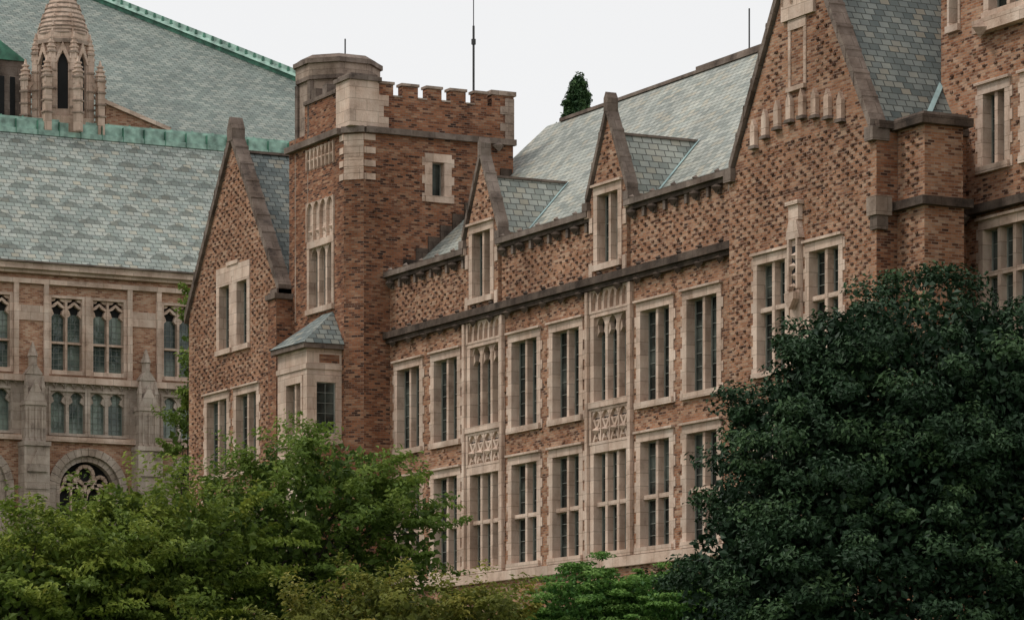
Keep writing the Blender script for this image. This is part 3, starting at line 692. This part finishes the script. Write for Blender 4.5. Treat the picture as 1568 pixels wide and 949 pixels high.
def tube(bb,p,q,r0,r1,n=6):
    p,q=Vector(p),Vector(q); d=(q-p).normalized(); a=d.orthogonal().normalized(); c=d.cross(a)
    A=[p+(a*math.cos(2*math.pi*k/n)+c*math.sin(2*math.pi*k/n))*r0 for k in range(n)]
    C=[q+(a*math.cos(2*math.pi*k/n)+c*math.sin(2*math.pi*k/n))*r1 for k in range(n)]
    for k in range(n): bb.poly([A[k],A[(k+1)%n],C[(k+1)%n],C[k]])
def tree(name,x,y,lobes,ncl,nlf,leaf,rc,mat,flat=.7,spray=0.,zmin=-9,core=1.0,trunk=.22,wr=.5,upn=.5,limbs=16,outr=.10,inner=1.4,lr_=.32):
    e=empty(name); g=gz(x,y)
    lob=np.array(lobes,float); wts=lob[:,3]*lob[:,4]; wts/=wts.sum()
    idx=rng.choice(len(lob),ncl,p=wts); lb=lob[idx]
    d=unit(rng.normal(size=(ncl,3))); rr=rng.uniform(.55,1.0,size=(ncl,1))**.6*(1+outr*rng.normal(size=(ncl,1)))
    cc=np.array([x,y,0])+lb[:,:3]+d*rr*np.stack([lb[:,3],lb[:,3],lb[:,4]],1)
    keep=cc[:,2]>zmin; cc=cc[keep]; d=d[keep]; n=len(cc)
    size=rng.uniform(.55,1.3,size=n)*rc; ctint=rng.uniform(0,1,size=n)
    od=unit(d*np.array([1,1,.5])+np.array([0,0,.25])+.35*rng.normal(size=(n,3)))
    I=np.repeat(np.arange(n),nlf); m=len(I)
    g3=unit(rng.normal(size=(m,3)))*(rng.uniform(0,1,size=(m,1))**.45)
    off=g3*size[I][:,None]*np.array([1,1,flat])
    if spray: off=off*.75+od[I]*(rng.uniform(-.8,1.7,size=(m,1)))*size[I][:,None]*spray
    pos=cc[I]+off
    nor=unit(unit(off)*.5+od[I]*.35+np.array([0,0,upn])+.55*rng.normal(size=(m,3)))
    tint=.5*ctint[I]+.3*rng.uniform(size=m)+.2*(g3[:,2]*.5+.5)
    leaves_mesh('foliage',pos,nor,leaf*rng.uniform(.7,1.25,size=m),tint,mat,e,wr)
    if core:
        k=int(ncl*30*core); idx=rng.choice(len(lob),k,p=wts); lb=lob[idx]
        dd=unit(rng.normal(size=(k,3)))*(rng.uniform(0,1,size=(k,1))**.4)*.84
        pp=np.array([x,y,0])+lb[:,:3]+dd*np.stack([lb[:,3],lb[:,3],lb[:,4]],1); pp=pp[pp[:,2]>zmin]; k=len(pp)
        leaves_mesh('inner_shade_foliage',pp,unit(rng.normal(size=(k,3))),leaf*inner*rng.uniform(.7,1.3,size=k),rng.uniform(0,.3,size=k),mat,e,.7)  # leaves added to block light; crown shade put into their dark tint
    tb=B('trunk_and_limbs',BARK,e); top=lob[:,2].mean()
    fork=g+(top-g)*.45
    tube(tb,(x,y,g-.2),(x+.05,y,fork),trunk,trunk*.75,8); tube(tb,(x+.05,y,fork),(x,y+.05,top),trunk*.75,trunk*.35,8)
    sel=rng.choice(n,min(n,limbs),replace=False)
    for j in sel:
        t=rng.uniform(.3,1); s0=Vector((x,y,fork+(top-fork)*t)); q=Vector(cc[j]); q=s0.lerp(q,.85); mid=s0.lerp(q,.5)+Vector((0,0,.35))
        tube(tb,s0,mid,trunk*lr_,trunk*lr_*.6,5); tube(tb,mid,q,trunk*lr_*.6,trunk*.06,5)
    tb.done(); return e
RV=np.array([.46,.888])
def lo_(r,f,z,R,H): return (RV[0]*r-.888*f, RV[1]*r+.46*f, z,R,H)
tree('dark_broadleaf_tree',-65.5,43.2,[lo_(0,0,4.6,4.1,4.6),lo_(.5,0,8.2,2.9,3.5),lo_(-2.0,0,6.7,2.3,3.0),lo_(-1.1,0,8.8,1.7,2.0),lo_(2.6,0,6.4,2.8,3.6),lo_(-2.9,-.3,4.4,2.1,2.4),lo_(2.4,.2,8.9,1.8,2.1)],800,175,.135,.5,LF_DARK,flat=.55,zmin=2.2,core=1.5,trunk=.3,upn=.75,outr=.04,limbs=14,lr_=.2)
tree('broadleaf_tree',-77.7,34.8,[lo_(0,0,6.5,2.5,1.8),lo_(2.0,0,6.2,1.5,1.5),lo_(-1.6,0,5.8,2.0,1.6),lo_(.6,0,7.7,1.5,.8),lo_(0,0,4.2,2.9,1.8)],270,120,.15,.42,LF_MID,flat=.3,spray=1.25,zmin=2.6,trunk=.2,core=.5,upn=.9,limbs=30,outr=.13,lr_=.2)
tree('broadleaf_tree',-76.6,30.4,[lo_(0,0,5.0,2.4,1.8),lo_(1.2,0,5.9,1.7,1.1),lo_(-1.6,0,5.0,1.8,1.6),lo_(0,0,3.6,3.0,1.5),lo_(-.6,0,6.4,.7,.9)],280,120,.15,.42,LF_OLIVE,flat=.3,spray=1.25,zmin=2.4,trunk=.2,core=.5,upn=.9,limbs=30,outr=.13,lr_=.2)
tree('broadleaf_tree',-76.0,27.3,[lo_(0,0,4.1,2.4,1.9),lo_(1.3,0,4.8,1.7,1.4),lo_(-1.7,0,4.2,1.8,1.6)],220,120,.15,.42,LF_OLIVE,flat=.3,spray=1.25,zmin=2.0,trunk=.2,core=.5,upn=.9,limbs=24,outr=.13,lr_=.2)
tree('shrub',-63.2,30.1,[lo_(0,0,3.1,1.5,1.2),lo_(1.7,0,3.0,1.2,1.25),lo_(-1.5,0,2.9,1.2,1.0)],180,115,.12,.34,LF_YEL,flat=.4,spray=1.0,zmin=1.2,trunk=.08,core=.6,upn=.9,outr=.14)
tree('shrub',-80.4,44.8,[lo_(-.9,0,5.0,1.5,1.15),lo_(1.0,0,4.9,1.7,1.1),lo_(2.2,.3,4.7,1.2,.9),lo_(-2.2,.3,4.3,1.0,.8)],280,125,.105,.3,LF_BRIGHT,flat=.3,zmin=3.9,trunk=.08,upn=1.3,core=.8)
tree('shrub',-93.7,53.9,[lo_(0,0,5.8,1.1,1.2),lo_(1.8,0,5.9,1.2,1.2),lo_(-1.8,0,5.7,1.1,1.1)],80,100,.13,.4,LF_PLUM,flat=.6,zmin=4.3,trunk=.06,spray=.5)
tree('slender_tree',-141.6,58.0,[(0,0,9,1.5,3.5),(0,0,14,1.1,3.5),(.15,.35,19.3,.75,3.2)],80,80,.22,.5,LF_MID,flat=.6,spray=.8,zmin=4.5,core=.2,trunk=.14)
cl=[(0,0,29.4-.62*k,.38+.17*k,.6) for k in range(10)]
tree('conifer_tree',-131.9,71.4,cl,800,50,.15,.22,LF_CON,flat=.9,zmin=21,core=1.5,trunk=.25,limbs=6,outr=.04)
# ------------------------------------------------------------------ WORLD / LIGHT / CAMERA
w=bpy.data.worlds.new("World"); scene.world=w; w.use_nodes=True; nt=w.node_tree
bgn=nt.nodes['Background']; sky=nt.nodes.new('ShaderNodeTexSky'); sky.sky_type='NISHITA'; sky.sun_disc=False
az=math.radians(205); el=math.radians(54)
sky.sun_elevation=el; sky.sun_rotation=az
tc=nt.nodes.new('ShaderNodeTexCoord'); nz=nt.nodes.new('ShaderNodeTexNoise'); nz.inputs['Scale'].default_value=2.2; nz.inputs['Detail'].default_value=5
nt.links.new(tc.outputs['Generated'],nz.inputs['Vector'])
r=ramp(nt,[(.3,(8.8,8.8,8.85)),(.7,(9.4,9.4,9.4))]); nt.links.new(nz.outputs['Fac'],r.inputs[0])
mx=mixc(nt,'MIX',.95,sky.outputs[0],r.outputs[0]); nt.links.new(mx,bgn.inputs[0]); bgn.inputs[1].default_value=.1
sd=bpy.data.lights.new('sun','SUN'); sd.energy=1.5; sd.angle=math.radians(10); sd.color=(1,.95,.88)
so=bpy.data.objects.new('sun',sd); scene.collection.objects.link(so)
dirv=Vector((math.sin(az)*math.cos(el),math.cos(az)*math.cos(el),math.sin(el)))
so.rotation_euler=dirv.to_track_quat('Z','Y').to_euler(); so.location=(0,0,80)
cam=bpy.data.cameras.new('camera'); co=bpy.data.objects.new('camera',cam); scene.collection.objects.link(co)
co.location=(0,0,0); co.rotation_euler=(math.pi/2,0,math.radians(62.62)); cam.sensor_width=36; cam.lens=36*5547/1568; cam.shift_y=(1224-474.5)/1568
cam.clip_start=.5; cam.clip_end=6000
scene.camera=co
scene.view_settings.view_transform='Standard'; scene.view_settings.look='None'; scene.view_settings.exposure=0
